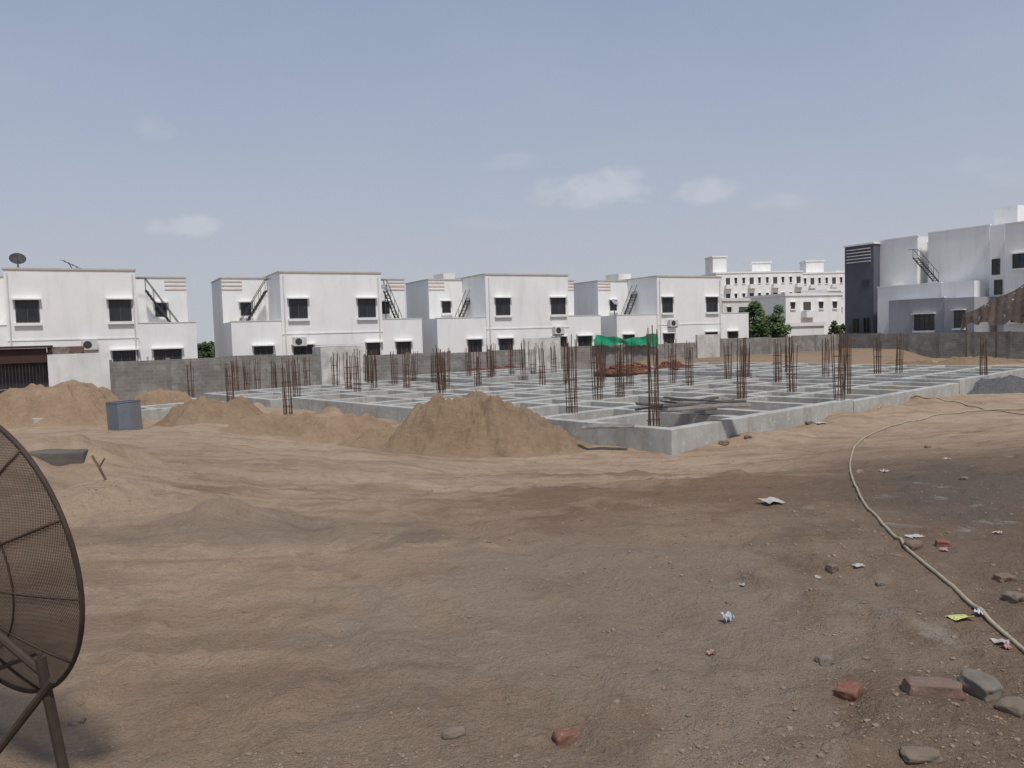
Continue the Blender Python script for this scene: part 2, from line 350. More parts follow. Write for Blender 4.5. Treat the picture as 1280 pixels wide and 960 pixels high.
def house(label,mL,mR,lw=None,lb=None,rw=None,rb=None,wins=(),gw=(),ls=None,rs=None,pipes=()):
    A=lambda px,t=0,py=400: ROW.hit(px,py,t)[0]
    aL,aR=A(mL),A(mR); s0=aL
    root=empty('row_house',ROW.w(s0,0,0),ROW.rz,label,'house','white two-storey houses in the row beyond the wall')
    S=lambda px,t=0: A(px,t)-s0
    W=aR-aL
    MB().box(0,W,0,9,-.5,7.3).build('wall',WHITE,root)
    c=MB(); c.box(-.06,W+.06,-.06,.2,7.3,7.40).box(-.06,.2,.2,9.06,7.3,7.40).box(W-.2,W+.06,.2,9.06,7.3,7.40); c.build('roof_parapet',COPING,root)
    MB().box(-.03,W+.03,-.035,-.002,3.35,3.43).build('floor_band',WHITE,root)
    T=4.0
    for side,wg,bk,stp in ((-1,lw,lb,ls),(1,rw,rb,rs)):
        if bk is not None:
            x=S(bk,T); a0,a1=(x,-.0) if side<0 else (W,x)
            if a1-a0<.3: a1=a0+.3
            MB().box(a0,a1,T,8.8,-.5,7.2).build('stair_block',WHITE,root)
            e0,e1=(a0-.05,a1-.002) if side<0 else (a0+.002,a1+.05)
            MB().box(e0,e1,T-.06,8.85,7.203,7.28).build('roof_edge',COPING,root)
            o0,o1=(x+.003,x+1.3) if side<0 else (x-1.3,x-.003)
            stp_=MB()
            for q in range(3): stp_.box(o0,o1,T-.035,T-.002,6.42+q*.26,6.52+q*.26)
            stp_.build('painted_stripe',STRIPE,root)
            mid=(a0+a1)/2
            if a1-a0>2.5: window(root,mid-.35,mid+.35,4.7,5.6,T,True,0)
        if wg is not None:
            x=S(wg); a0,a1=(x,0) if side<0 else (W,x)
            wing(root,a0+(.0 if side<0 else .003),a1-(.003 if side<0 else 0),4.22,.12,T-.003)
        if stp:
            stair(root,S(stp[0],3.2),3.6,S(stp[1],3.2),6.35,3.4)
    for w0,w1 in wins:
        window(root,S(w0),S(w1),4.35,5.62,0,True,1)
    for w0,w1,t in gw:
        window(root,S(w0),S(w1),1.35,2.66,t,True,2)
    for q in pipes:
        a=S(q); MB().tube([(a,-.07,-.2),(a,-.07,7.1)],.04,6).build('drain_pipe',WHITE2,root)
    houses.append((root,s0)); return root
h1=house('leftmost white two-storey house, roof dish on its left corner and dark stair on its right',8,172,lw=-60,lb=-50,rw=245,rb=235,wins=((20,50),(137,165)),gw=((138,170,0),(190,225,.12),(30,60,0)),rs=(222,184),pipes=(12,168))
h2=house('second white two-storey house from the left, dark stairs climbing both of its sides',352,478,lw=289,lb=279,rw=528,rb=507,wins=((362,385),(448,470)),gw=((316,340,.12),(365,390,0),(457,475,0),(495,513,.12)),ls=(300,334),rs=(500,482),pipes=(356,474))
h3=house('third white two-storey house from the left, standing mid picture with one dark stair',608,711,lw=547,lb=537,rw=752,rb=718,wins=((620,638),(689,707)),gw=((585,602,.12),(623,640,0),(690,707,0),(723,740,.12)),ls=(570,590),pipes=(612,))
h4=house('rightmost house of the white row, green net hanging before its left wing',822,902,lw=772,lb=748,rw=937,rb=None,wins=((828,841),(883,897)),gw=((780,793,.12),(829,842,0),(882,896,0),(911,923,.12)),ls=(778,794),pipes=(825,900))
for (rt,s0),(pa,pb,py) in zip((houses[2],houses[3]),((548,562,346),(765,780,346))):
    a0,z=ROW.hit(pa,py,6); a1,_=ROW.hit(pb,py,6)
    MB().box(a0-s0,a1-s0,5,7,7.325,z+.2).build('roof_tank_box',WHITE2,rt)
def ac(px,py,t,label):
    a,z=ROW.hit(px,py,t)
    r=empty('air_conditioner',ROW.w(a,t,z),ROW.rz,label,'air conditioner','outdoor air conditioner units on the house row')
    MB().box(-.42,.42,-.32,0,-.28,.28).build('casing',ACW,r)
    g=MB()
    for q in range(24):
        an=q*math.pi*2/24; g.v.append(Vector((-.1+.22*math.cos(an),-.325,.22*math.sin(an))))
    g.f.append(list(range(24))[::-1]); g.build('fan_grille',DARK,r)
    MB().box(-.4,-.34,-.3,.02,-.36,-.283).box(.34,.4,-.3,.02,-.36,-.283).build('bracket',DARK,r)
ac(112,431,-.1,'white air conditioner unit low on the leftmost white house')
ac(374,427,-.1,'white air conditioner unit between lower windows of the second house')
ac(697,413,-.1,'white air conditioner unit low on the third house under its right window')
ac(840,404,-.1,'white air conditioner unit under the left upper window of the rightmost row house')
def dish(px,py,t,R,label,yaw=.6,fr=ROW,base=None):
    a,z=fr.hit(px,py,t); P=fr.w(a,t,z); b=base if base is not None else z-R-.3
    r=empty('satellite_dish',(P.x,P.y,b),0,label,'satellite dish')
    h=z-b; bm=MB(); rings=5; n=20
    ax=Vector((math.sin(yaw)*.8,-math.cos(yaw)*.8,.6)).normalized(); u=ax.orthogonal().normalized(); v=ax.cross(u); c=Vector((0,0,h))
    bm.v.append(c)
    for i in range(1,rings+1):
        for k in range(n):
            rr=R*i/rings; bm.v.append(c+(u*math.cos(k*2*math.pi/n)+v*math.sin(k*2*math.pi/n))*rr+ax*(.3*rr*rr/R))
    for k in range(n): bm.f.append([0,1+k,1+(k+1)%n])
    for i in range(rings-1):
        for k in range(n): o=1+i*n; bm.f.append([o+k,o+n+k,o+n+(k+1)%n,o+(k+1)%n])
    bm.build('reflector',DARK if R>.4 else GREYP,r,True)
    MB().tube([(0,0,0),(0,0,h-.05)],.04,6).build('mast',DARK,r)
    f=MB(); f.tube([c+ax*.02,c+ax*R*.9],.015,5); f.tube([c+ax*R*.85,c+ax*R*1.0],.05,8); f.build('feed_arm',DARK,r)
dish(22,325,1.0,.42,'dark round satellite dish on the roof of the leftmost house',base=7.42)
dish(481,361,3.0,.36,'dark satellite dish beside the right stair of the second house',base=3.3)
dish(768,378,3.0,.3,'small satellite dish on the left terrace of the rightmost row house',base=3.3)
a,z=ROW.hit(92,336,1.5); P=ROW.w(a,1.5,7.3)
r=empty('rooftop_antenna',P,0,'bent dark antenna bars lying up on the roof of the leftmost house','antenna')
MB().tube([(0,0,0),(-.25,0,.55)],.03,5).build('mast',DARK,r)
q=MB(); q.tube([(-.6,0,.7),(.3,0,.25)],.02,5)
for i in range(5): f=i/4; q.tube([(-.6+.9*f,-.3,.7-.45*f),(-.6+.9*f,.3,.7-.45*f)],.015,4)
q.build('crossbar',DARK,r)
# ---------------------------------------------------------------- boundary walls
WF=Fr(53.5,.53)
def wallseg(fr,pa,pb,z0,z1,t,mat,name,label,cat='wall',th=.22,pil=True,jag=0,pymid=445):
    a0=fr.hit(pa,pymid,t)[0]; a1=fr.hit(pb,pymid,t)[0]
    r=empty(name,fr.w(a0,t,0),fr.rz,label,cat); W=a1-a0
    n=max(1,int(W/2.6)); b=MB()
    z1s=[z1+(random.uniform(-jag,jag)) for _ in range(n)]
    for i in range(n):
        b.box(W*i/n,W*(i+1)/n,0,th,z0,z1s[i])
    b.build('masonry',mat,r)
    if pil:
        for i in range(n+1):
            x=W*i/n; MB().box(x-.11,x+.11,-.05,-.002,z0,z1+.01+jag).build('pillar',CONC2,r)
    return r
wallseg(WF,137,403,-.5,2.1,0,BLOCK,'boundary_wall','grey block boundary wall at left, from the white wall to the whitewashed hut',jag=.09)
wallseg(WF,455,657,-.5,1.9,0,BLOCK,'boundary_wall','grey block boundary wall between the whitewashed hut and the whitewashed panel',jag=.09)
wallseg(WF,700,872,-.5,1.95,0,BLOCK,'boundary_wall','grey block boundary wall below the green net',jag=.07)
wallseg(WF,872,900,-.5,2.5,-.1,OLDW,'whitewashed_wall','short whitewashed wall panel right of the green net',pil=False)
wallseg(WF,900,1047,-.5,2.1,0,BLOCK,'boundary_wall','grey block boundary wall left of the slate house',jag=.06)
WR=Fr(132,-1.9)
wallseg(WR,1046,1100,-.5,2.1,0,BLOCK,'boundary_wall','grey boundary wall running in front of the slate house',jag=.03,pymid=430)
WR2=Fr(120,-1.6)
wallseg(WR2,1100,1420,-.5,2.1,0,BLOCK,'boundary_wall','long grey boundary wall at far right under the modern house',jag=.03,pymid=430)
hut=wallseg(WF,401,455,-.5,2.55,-.6,OLDW,'whitewashed_hut','small patchy whitewashed hut standing in the boundary wall','hut',th=2.0,pil=False,jag=.04)
MB().box(.05,2.7,.05,1.95,2.60,2.64).build('roof_slab',OLDW,hut)
wallseg(WF,656,701,-.5,2.65,-.25,OLDW,'whitewashed_wall','patchy whitewashed wall panel behind the middle of the foundations',pil=False)
wallseg(WF,59,136,-.5,2.62,-3.2,WHITE2,'whitewashed_wall','whitewashed low wall left of the block wall, below the leftmost house',pil=False)
a0,_=WF.hit(-60,445,-3.2); a1,_=WF.hit(58.5,445,-3.2)
r=empty('gate_wall',WF.w(a0,-3.2,0),WF.rz,'dark maroon barred gate wall with flat roof at the left edge','gate wall'); W=a1-a0
MB().box(0,W,0,.25,-.5,1.0).build('plinth',MAROON,r)
MB().box(-.2,W+.2,-.2,2.2,2.95,3.06).build('roof_slab',MAROON,r)
MB().box(0,W,.0,.25,2.25,2.94).build('lintel',MAROON,r)
MB().box(.02,W-.02,.6,.7,1.0,2.24).build('back_panel',FRAME,r)
b=MB()
for i in range(int(W/.14)): b.tube([(i*.14+.05,.12,1.0),(i*.14+.05,.12,2.25)],.018,4)
b.build('bars',DARK,r)
MB().box(W+.01,W+1.6,.4,.6,2.3,2.98).build('brick_panel',BRWALL,r)
# ---------------------------------------------------------------- modern house on right
R2=Fr(140,-1.9)
root=empty('modern_house',R2.w(R2.hit(1055,400)[0],0,0),R2.rz,'modern white and slate house with stepped blocks at the right edge','house')
S0=R2.hit(1055,400)[0]
def blk(name,pa,pb,py,t0,t1,mat,z0=-.5):
    a0=R2.hit(pa,py,t0)[0]-S0; a1=R2.hit(pb,py,t0)[0]-S0; z=R2.hit((pa+pb)/2,py,t0)[1]
    MB().box(a0,a1,t0,t1,z0,z).build(name,mat,root); return a0,a1,z
tw=blk('slate_tower',1056,1092,307,0,7,SLATE)
a0,a1,z=tw
MB().box(a0-.1,a1+.1,-.12,7.1,z+.003,z+.14).build('tower_cap',WHITE,root)
lv=MB()
for i in range(5): lv.box(a0+.3,a1-.3,-.12,-.004,z-.40-i*.3,z-.32-i*.3)
lv.build('louvre',WHITE2,root)
w1=blk('white_block',1092.3,1147,299,.9,8,WHITE)
w2=blk('recessed_block',1147.3,1160,303,2.2,8,WHITE)
w3=blk('white_block',1160.3,1237,287,1.2,9,WHITE)
w4=blk('white_block',1237.3,1256,281,.2,9,WHITE)
w5=blk('front_block',1256.3,1330,276,-1.0,9,WHITE)
blk('stair_room',1243,1272,258,5,8,WHITE,z0=8)
blk('water_tank_box',1272.3,1300,264,6,8,WHITE2,z0=8)
g1=blk('lower_grey_block',1111,1180,374,-2.6,.18,GREYP)
g2=blk('lower_white_block',1097,1176,357,-1.2,.85,WHITE)
g3=blk('lower_grey_block',1180.3,1218,372,-2.9,.17,GREYP)
g4=blk('lower_white_block',1176.3,1218,352,-1.4,.16,WHITE)
for nm,(a0,a1,z),t in (('coping',w1,.9),('coping',w3,1.2),('coping',w5,-1.0),('coping',g1,-2.6),('coping',g2,-1.2)):
    MB().box(a0-.02,a1+.06,t-.08,t+.2,z+.002,z+.1).build(nm,WHITE,root)
def w2f(pa,pb,ya,yb,t,bars=1,ledge=False,lm=None):
    a0,z1=R2.hit(pa,ya,t); a1,z0=R2.hit(pb,yb,t); window(root,a0-S0,a1-S0,z0,z1,t,ledge,bars,lm)
w2f(1066,1075,398,416,0,1); w2f(1079,1088,397,416,0,1)
w2f(1077,1087,350,358,0,0)
w2f(1143,1168,393,413,-2.6,3,True); w2f(1240,1250,324,343,.2,1); w2f(1193,1206,388,410,-2.9,1,True)
w2f(1266,1290,318,334,-1.0,2,True); w2f(1264,1296,376,402,-1.0,2,True); w2f(1243,1253,350,368,.2,0)
a0,z0=R2.hit(1168,352,0); a1,z1=R2.hit(1142,322,0)
stair(root,a0-S0,z0,a1-S0,z1,.6)
# shade net on poles
n0=WR2.hit(1203,392,-1.5)[0]; n1=WR2.hit(1330,380,-1.5)[0]
r=empty('shade_net',WR2.w(n0,-1.5,0),WR2.rz,'ragged brown shade net hung on poles at the right edge','shade net')
nx,nzv=90,14; g=MB(); Wn=n1-n0
for j in range(nzv+1):
    for i in range(nx+1):
        u=i/nx; v=j/nzv
        top=3.55+3.3*u-.18*abs(math.sin(u*9.4)); rag=float(vn(np.array([u*16]),np.array([.3]),5)[0])*.8+float(vn(np.array([u*6]),np.array([.7]),6)[0])*.9
        bot=2.45+.55*u+rag*.7; bot=min(bot,top-.25)
        z=bot+(top-bot)*v; fold=.03*math.sin(u*70+v*2)+.16*float(vn(np.array([u*9]),np.array([v*2.]),8)[0])
        g.v.append(Vector((u*Wn,fold-1.2*(1-v)*u-.2*(1-v),z)))
for j in range(nzv):
    for i in range(nx): a=j*(nx+1)+i; g.f.append([a,a+1,a+nx+2,a+nx+1])
g.build('netting',NETB,r,True)
for x,h in ((.1,3.5),(Wn*.33,4.6),(Wn*.66,5.6)): MB().tube([(x,.4,0),(x,.4,h)],.05,6).build('pole',BARK,r)
# ---------------------------------------------------------------- far buildings
def far_building(label,fr,pa,pb,py,t1,tanks=(),rows=4,cols=7,name='apartment_building',mat=WHITE):
    s0=fr.hit(pa,py)[0]; s1,z=fr.hit(pb,py); W=s1-s0
    r=empty(name,fr.w(s0,0,0),fr.rz,label,'building')
    MB().box(0,W,0,t1,-1,z).build('wall',mat,r)
    MB().box(-.15,W+.15,-.15,t1+.15,z+.004,z+.35).build('parapet',mat,r)
    for p0,p1,yy in tanks:
        a0=fr.hit(p0,yy,4)[0]-s0; a1,zz=fr.hit(p1,yy,4); a1-=s0
        MB().box(a0,a1,3,8,z+.355,zz).build('roof_tower',mat,r)
        MB().box(a0-.2,a1+.2,2.8,8.2,zz+.004,zz+.3).build('tower_cap',mat,r)
    hst=(z-1)/rows; cw=W/cols
    for i in range(rows):
        zb=z-(i+1)*hst
        if zb<2.2: continue
        for j in range(cols):
            c=(j+.5)*cw
            if j%3==1:
                MB().box(c-cw*.26,c+cw*.26,-.05,-.004,zb+1.05,zb+hst*.72).build('balcony_opening',FRAME,r)
                MB().box(c-cw*.42,c+cw*.42,-1.1,-.06,zb+.05,zb+.95).build('balcony_front',mat,r)
            else:
                window(r,c-cw*.14,c+cw*.14,zb+1.25,zb+hst*.72,0,True,1,mat)
    return r
FA=Fr(175,.1)
far_building('long white apartment block with roof towers far behind the row houses',FA,895,1003,340,14,((889,906,322),(938,961,329)),4,11)
FB=Fr(200,-.05)
far_building('white apartment block with roof tower far behind, left of the slate house',FB,1002,1056,341,14,((1006,1028,327),(1044,1054,340)),4,6)
FC=Fr(92,.35)
far_building('low white house with dark windows between the tree and the slate house',FC,982,1052,369,9,((1028,1045,364),),2,4,name='white_house')
FD=Fr(88,.35)
far_building('plain white house half hidden behind the green tree',FD,903,936,376,8,(),2,2,name='white_house',mat=WHITE2)
FE=Fr(70,.3)
far_building('low white outbuilding in front of the green tree beyond the wall',FE,976,1030,407,4,(),1,3,name='outbuilding')
# ---------------------------------------------------------------- trees
def tree(px,py,D,hgt,rad,label,mats=LEAF,n=3200,name='tree',ls=.16):
    P=at_depth(px,py,D); x,y=P.x,P.y; zt=P.z
    r=empty(name,(x,y,0),0,label,'tree' if name!='shrub' else 'shrub'); zb=zt-hgt
    t=MB(); t.tube([(0,0,-.3),(.08,0,zb+hgt*.3),(0,.1,zb+hgt*.7)],[.22,.16,.06],7)
    for k in range(6):
        an=k*1.05+.3; t.tube([(0,0,max(.5,zb+hgt*.1)),(math.cos(an)*rad*.4,math.sin(an)*rad*.4,zb+hgt*.45),(math.cos(an)*rad*.75,math.sin(an)*rad*.75,zb+hgt*.62)],[.08,.05,.02],5)
    t.build('trunk',BARK,r)
    cl=[]
    for k in range(26):
        an=random.uniform(0,6.28); e=random.uniform(-.9,1); rr=rad*random.uniform(.45,.85)
        cl.append((Vector((math.cos(an)*rr*math.sqrt(max(0,1-e*e*.7)),math.sin(an)*rr*math.sqrt(max(0,1-e*e*.7)),zb+hgt*.5+e*hgt*.38)),rad*random.uniform(.18,.38)))
    c=MB()
    for i in range(n):
        q,cr=random.choice(cl); d=Vector((random.gauss(0,1),random.gauss(0,1),random.gauss(0,1))).normalized()*cr*random.random()**.4
        p=q+d; u=Vector((random.gauss(0,1),random.gauss(0,1),random.gauss(0,.6))).normalized(); v=u.orthogonal().normalized(); s=ls*random.uniform(.6,1.3)
        b=len(c.v); c.v+= [p-u*s,p-v*s*.6,p+u*s,p+v*s*.6]; c.f.append([b,b+1,b+2,b+3])
    c.build('crown',mats,r)
tree(956,375,78,4.4,2.3,'dense round green tree rising beyond the wall right of the row houses',n=5500)
tree(935,380,80,3.4,1.2,'smaller green tree touching the left side of the round tree',n=1500)
tree(1048,397,76,2.8,.8,'dark green tree against the left edge of the slate house',LEAF2,1100)
tree(1062,412,78,1.6,1.0,'low shrub at the foot of the slate house',LEAF2,700,'shrub')
tree(252,428,80,3.2,1.4,'dark green tree in the gap between the leftmost and second house',LEAF2,1400)
tree(265,426,88,3.2,1.6,'green tree touching the left edge of the second house',LEAF,1400)
# ---------------------------------------------------------------- green net
a0,_=WF.hit(741,425,-.3); a1,_=WF.hit(822,425,-.3); W=a1-a0
g=MB(); nx,nv=60,10
for j in range(nv+1):
    for i in range(nx+1):
        u=i/nx; v=j/nv; top=2.55+.14*math.sin(u*7+1)+.05*math.sin(u*23)-.25*(u<.05); bot=1.9+.10*math.sin(u*5)+.07*math.sin(u*19)
        g.v.append(Vector((u*W,-.05-.05*math.sin(u*40+v*2)-.05*math.sin(u*11+v*4)-.06*(1-v),bot+(top-bot)*v)))
for j in range(nv):
    for i in range(nx): a=j*(nx+1)+i; g.f.append([a,a+1,a+nx+2,a+nx+1])
o=g.build('green_net',GREEN,None,True); o.location=WF.w(a0,-.3,0); o.rotation_euler=(0,0,WF.rz)
tag(o,'bright green construction net draped along the top of the boundary wall','net')
# ---------------------------------------------------------------- foundations
glines=[]
def foundation(al,bl,zt,label,w=.15):
    xs=sorted(sum([[a-w,a+w] for a in al],[])); ys=sorted(sum([[b-w,b+w] for b in bl],[]))
    def solid(i,j):
        if i<0 or j<0 or i>=len(xs)-1 or j>=len(ys)-1: return False
        return i%2==0 or j%2==0
    V={};vs=[];fs=[]
    def vid(x,y,z):
        k=(round(x,4),round(y,4),z)
        if k not in V: V[k]=len(vs); vs.append(k)
        return V[k]
    z0=-.5
    for i in range(len(xs)-1):
        for j in range(len(ys)-1):
            if not solid(i,j): continue
            x0,x1,y0,y1=xs[i],xs[i+1],ys[j],ys[j+1]
            fs.append([vid(x0,y0,zt),vid(x1,y0,zt),vid(x1,y1,zt),vid(x0,y1,zt)])
            if not solid(i,j-1): fs.append([vid(x0,y0,z0),vid(x1,y0,z0),vid(x1,y0,zt),vid(x0,y0,zt)])
            if not solid(i+1,j): fs.append([vid(x1,y0,z0),vid(x1,y1,z0),vid(x1,y1,zt),vid(x1,y0,zt)])
            if not solid(i,j+1): fs.append([vid(x1,y1,z0),vid(x0,y1,z0),vid(x0,y1,zt),vid(x1,y1,zt)])
            if not solid(i-1,j): fs.append([vid(x0,y1,z0),vid(x0,y0,z0),vid(x0,y0,zt),vid(x0,y1,zt)])
    me=bpy.data.meshes.new('foundation_grid'); me.from_pydata(vs,[],fs); me.materials.append(CONC)
    o=bpy.data.objects.new('foundation_grid',me); C.objects.link(o); o.location=O; o.rotation_euler=(0,0,TH)
    bv=o.modifiers.new('b','BEVEL'); bv.width=.015; bv.segments=2; bv.limit_method='ANGLE'
    tag(o,label,'foundation','concrete foundation grids of the building site')
    for a in al:glines.append(('a',a,bl[0],bl[-1],zt))
    for b in bl:glines.append(('b',b,al[0],al[-1],zt))
foundation([0,3.2,4.8,7.4,9.4],[0,2.9,4.6,7.0,8.9],.57,'nearest concrete foundation grid, planks lying across it',.16)
foundation([9.8,12,14.6,16.6,18.9],[0,2.5,4.2,6.8,8.8],.50,'concrete foundation grid second along the right edge, behind the planks')
foundation([19.3,21.6,23,25.4,28,30.4],[0,2.2,4.4,6.4,8.9],.62,'concrete foundation grid at the right end, nearest the gravel pile')
foundation([-.6,1.6,4.0,5.6,7.6,9.2],[9.5,11.8,13.2,15.8,18.6],.62,'concrete foundation grid just behind the big sand pile')
foundation([9.8,11.6,14.0,16.2,19],[9.5,11.4,13.8,15.6,18.7],.52,'concrete foundation grid in the centre of the site, bricks piled on it')
foundation([19.6,22,23.6,26.2,29.2],[9.6,11.6,14,16,18.6],.74,'concrete foundation grid at the back right, by the brown soil bank')
foundation([-1.3,.8,3.2,4.8,7,9],[19.2,21.4,23.4,26.2],.56,'concrete foundation grid at the far left, before the block wall')
foundation([9.6,11.8,13.4,15.8,18.6],[19.3,21.6,23.4,26],.76,'concrete foundation grid at the back, before the whitewashed panel')
foundation([-9.6,-7.6,-5.6,-4,-2.6],[20.3,22.2,24.2,26.4],.48,'small concrete foundation grid furthest left, beside the small soil heaps')
# ---------------------------------------------------------------- rebar
bar=MB(); bar.tube([(0,0,0),(0.006,0,.9),(-.006,.004,1.8)],.0145,5); barm=bar.build('vertical_bar',RUST); barmesh=barm.data; bpy.data.objects.remove(barm)
st=MB(); q=.13
st.tube([(-q,-q,0),(q,-q,0),(q,q,0),(-q,q,0),(-q,-q,0)],.010,4); sm=st.build('stirrup',RUST); stm=sm.data; bpy.data.objects.remove(sm)
spec=[(150,478,447),(163,482,449),(172,480,447),(188,482,447),(205,484,446),(222,480,450),(238,484,450),(262,481,449),(281,487,452),(295,500,450),(308,480,450),(322,483,448),(343,480,450),(360,510,450),(371,496,447),(384,478,447),(398,474,445),(415,482,448),(432,486,447),(445,476,443),(458,492,438),(466,478,438),(474,484,438),(490,480,438),(505,486,438),(519,476,438),(533,494,434),(541,478,436),(548,488,436),(563,490,436),(578,474,436),(590,484,436),(604,476,436),(618,474,436),(638,472,432),(655,474,428),(665,472,430),(680,481,428),(694,470,430),(708,478,428),(728,517,422),(741,499,425),(750,486,428),(772,496,426),(758,474,430),(797,480,424),(828,541,405),(833,478,424),(875,480,426),(898,472,426),(922,498,422),(941,470,425),(968,476,424),(980,466,423),(1000,486,420),(1030,472,422),(1050,500,411),(1057,490,415),(1090,468,420),(1117,468,416),(1227,470,428)]
spec.sort()
for i,(px,py,pt) in enumerate(spec):
    P=at_z(px,py,.58); rel=P-O; a=rel.dot(AX); b=rel.dot(BX); best=None
    for kd,v,l0,l1,zt in glines:
        if kd=='a':
            bb=min(max(b,l0),l1); d=math.hypot(a-v,bb-b); c=(v,bb,zt)
        else:
            aa=min(max(a,l0),l1); d=math.hypot(b-v,aa-a); c=(aa,v,zt)
        if best is None or d<best[0]: best=(d,c)
    if px==828: P=O+AX*.95+BX*1.25; P.z=Hs(P.x,P.y)
    elif best[0]<2.2: a,b,zt=best[1]; P=O+AX*a+BX*b+Vector((0,0,zt))
    else: P.z=Hs(P.x,P.y)
    topz=at_depth(px,pt,P.y).z; hh=max(1.7,min(3.0,topz-P.z))
    r=empty('rebar_column',P,TH+random.uniform(-.1,.1),'bundle of rusty rebar rods standing on the foundations, %s from the left'%ORD(i),'rebar column','rusty rebar columns rising from the foundations')
    lx,ly=random.uniform(-.03,.03),random.uniform(-.03,.03)
    for dx,dy in ((-.11,-.11),(.11,-.11),(.11,.11),(-.11,.11),(0,-.12),(0,.12),(.12,0),(-.12,0)):
        o=bpy.data.objects.new('vertical_bar',barmesh); C.objects.link(o); o.parent=r; o.location=(dx,dy,-.15)
        o.rotation_euler=(lx+random.uniform(-.035,.035),ly+random.uniform(-.035,.035),random.uniform(0,6)); o.scale=(1,1,(hh+.15)/1.8*random.uniform(.78,1.05))
    for zf in (.08,.2,.32,.45,.62):
        if random.random()<.75:
            o=bpy.data.objects.new('stirrup',stm); C.objects.link(o); o.parent=r; o.location=(ly*hh*zf,-lx*hh*zf,hh*zf); o.rotation_euler=(random.uniform(-.1,.1),random.uniform(-.1,.1),0)
# ---------------------------------------------------------------- planks
pl=[(826,507,.3,2.1),(845,509,.05,2.4),(862,504,.5,2.0),(880,506,-.3,2.3),(886,510,-.2,2.1),(852,500,1.1,1.7),(838,509,-.1,2.1),(872,511,.2,2.2),(890,506,.7,1.7),(868,501,-.6,1.8),(858,506,-.5,2.0),(880,502,.9,1.6),(760,534,-.2,1.3)]
for i,(px,py,yw,ln) in enumerate(pl):
    z=.60+.08*(i%5 if i<12 else 0); P=at_z(px,py,z)
    w=random.uniform(.10,.19); b=MB(); n=8
    for k in range(n+1):
        x=-ln/2+ln*k/n; zz=.015*math.sin(k*.8+i)
        for yy,zq in ((-w,0),(w,0),(w,.05),(-w,.05)): b.v.append(Vector((x,yy+.01*math.sin(k*2+i),zz+zq)))
    for k in range(n):
        for s in range(4): b.f.append([k*4+s,k*4+(s+1)%4,k*4+4+(s+1)%4,k*4+4+s][::-1])
    b.f.append([0,1,2,3]); b.f.append([n*4+3,n*4+2,n*4+1,n*4])
    o=b.build('plank',PLANKD if i%2 else PLANK); o.location=P; o.rotation_euler=(random.uniform(-.16,.16),random.uniform(-.10,.10),yw)
    lab=('%s plank on the nearest foundation grid, %s of the loose pile from the left'%('dark' if i%2 else 'weathered grey',ORD(sorted(range(12),key=lambda q:pl[q][0]).index(i)))) if i<12 else 'short pale board on the left beam of the nearest foundation grid'
    tag(o,lab,'plank','loose planks on the foundations')
# ---------------------------------------------------------------- rocks / bricks
def rockmesh(sx,sy,sz,rnd,amp,seed,mat,name):
    bm=bmesh.new(); bmesh.ops.create_cube(bm,size=2); bmesh.ops.subdivide_edges(bm,edges=bm.edges[:],cuts=9,use_grid_fill=True)
    from mathutils import noise
    for v in bm.verts:
        c=v.co.copy(); n=c.normalized()*1.25; c=c.lerp(n,rnd)
        d=noise.noise(c*1.1+Vector((seed*3.7,seed,0)))*amp+noise.noise(c*3+Vector((seed,0,5)))*amp*.35+noise.noise(c*7+Vector((seed,3,5)))*amp*.12
        cc=c*(1+d); k=abs(cc.x)+abs(cc.y)+abs(cc.z)
        if k>2.35: cc*=(2.35/k)**.6
        v.co=Vector((cc.x*sx/2,cc.y*sy/2,cc.z*sz/2))
    me=bpy.data.meshes.new(name); bm.to_mesh(me); bm.free(); me.materials.append(mat)
    me.polygons.foreach_set('use_smooth',[True]*len(me.polygons))
    return me
def rock(name,px,py,size,yaw,mat,label,cat,rnd=.3,amp=.25,tilt=0,group=None,sink=.2):
    P=at_ground(px,py); me=rockmesh(*size,rnd,amp,px*.01,mat,name); o=bpy.data.objects.new(name,me); C.objects.link(o)
    o.location=P+Vector((0,0,size[2]*sink)); o.rotation_euler=(tilt,random.uniform(-.1,.1),yaw); tag(o,label,cat,group)
G='bricks and brick pieces lying on the ground'
rock('brick',1166,866,(.20,.09,.065),-.1,BRICKD,'long dusty red brick lying near the bottom right corner','brick',.08,.10,0,G)
rock('brick',1061,872,(.08,.075,.065),-.7,BRICK,'broken brick half standing on edge, left of the long dusty brick','brick',.12,.2,.3,G)
rock('brick',706,926,(.08,.055,.05),.3,BRICK,'red broken brick lying at the bottom centre','brick',.15,.22,.1,G)
rock('brick',1040,714,(.055,.05,.055),.5,BRICKD,'small brick piece lying left of the hose, above the bottom right bricks','brick',.2,.25,.1,G)
rock('brick',1142,686,(.10,.075,.06),.3,BRICKD,'dark brick piece against the hose','brick',.15,.2,.1,G)
rock('brick',1178,682,(.08,.065,.05),-.3,BRICK,'red brick piece just right of the dark brick against the hose','brick',.15,.2,.1,G)
rock('brick',1256,725,(.10,.065,.04),.1,BRICKD,'dusty brick piece near the right edge, above the yellow wrapper','brick',.15,.2,.1,G)
G='stones lying on the trampled soil'
rock('stone',1226,868,(.085,.14,.09),.25,STONE,'large grey stone beside the long dusty brick','stone',.25,.25,.15,G)
rock('stone',1268,888,(.09,.09,.055),.6,STONEB,'brown stone cut by the bottom right edge','stone',.35,.25,0,G,.1)
rock('stone',1030,830,(.06,.05,.045),.2,STONE,'rounded grey stone above the broken brick','stone',.5,.25,0,G)
rock('stone',567,920,(.075,.045,.035),.5,STONEB,'flat brown stone at the bottom centre left of the red brick','stone',.4,.25,0,G,.15)
rock('stone',1268,750,(.09,.08,.05),.5,STONEB,'brown stone at the right edge under the dusty brick piece','stone',.45,.3,0,G)
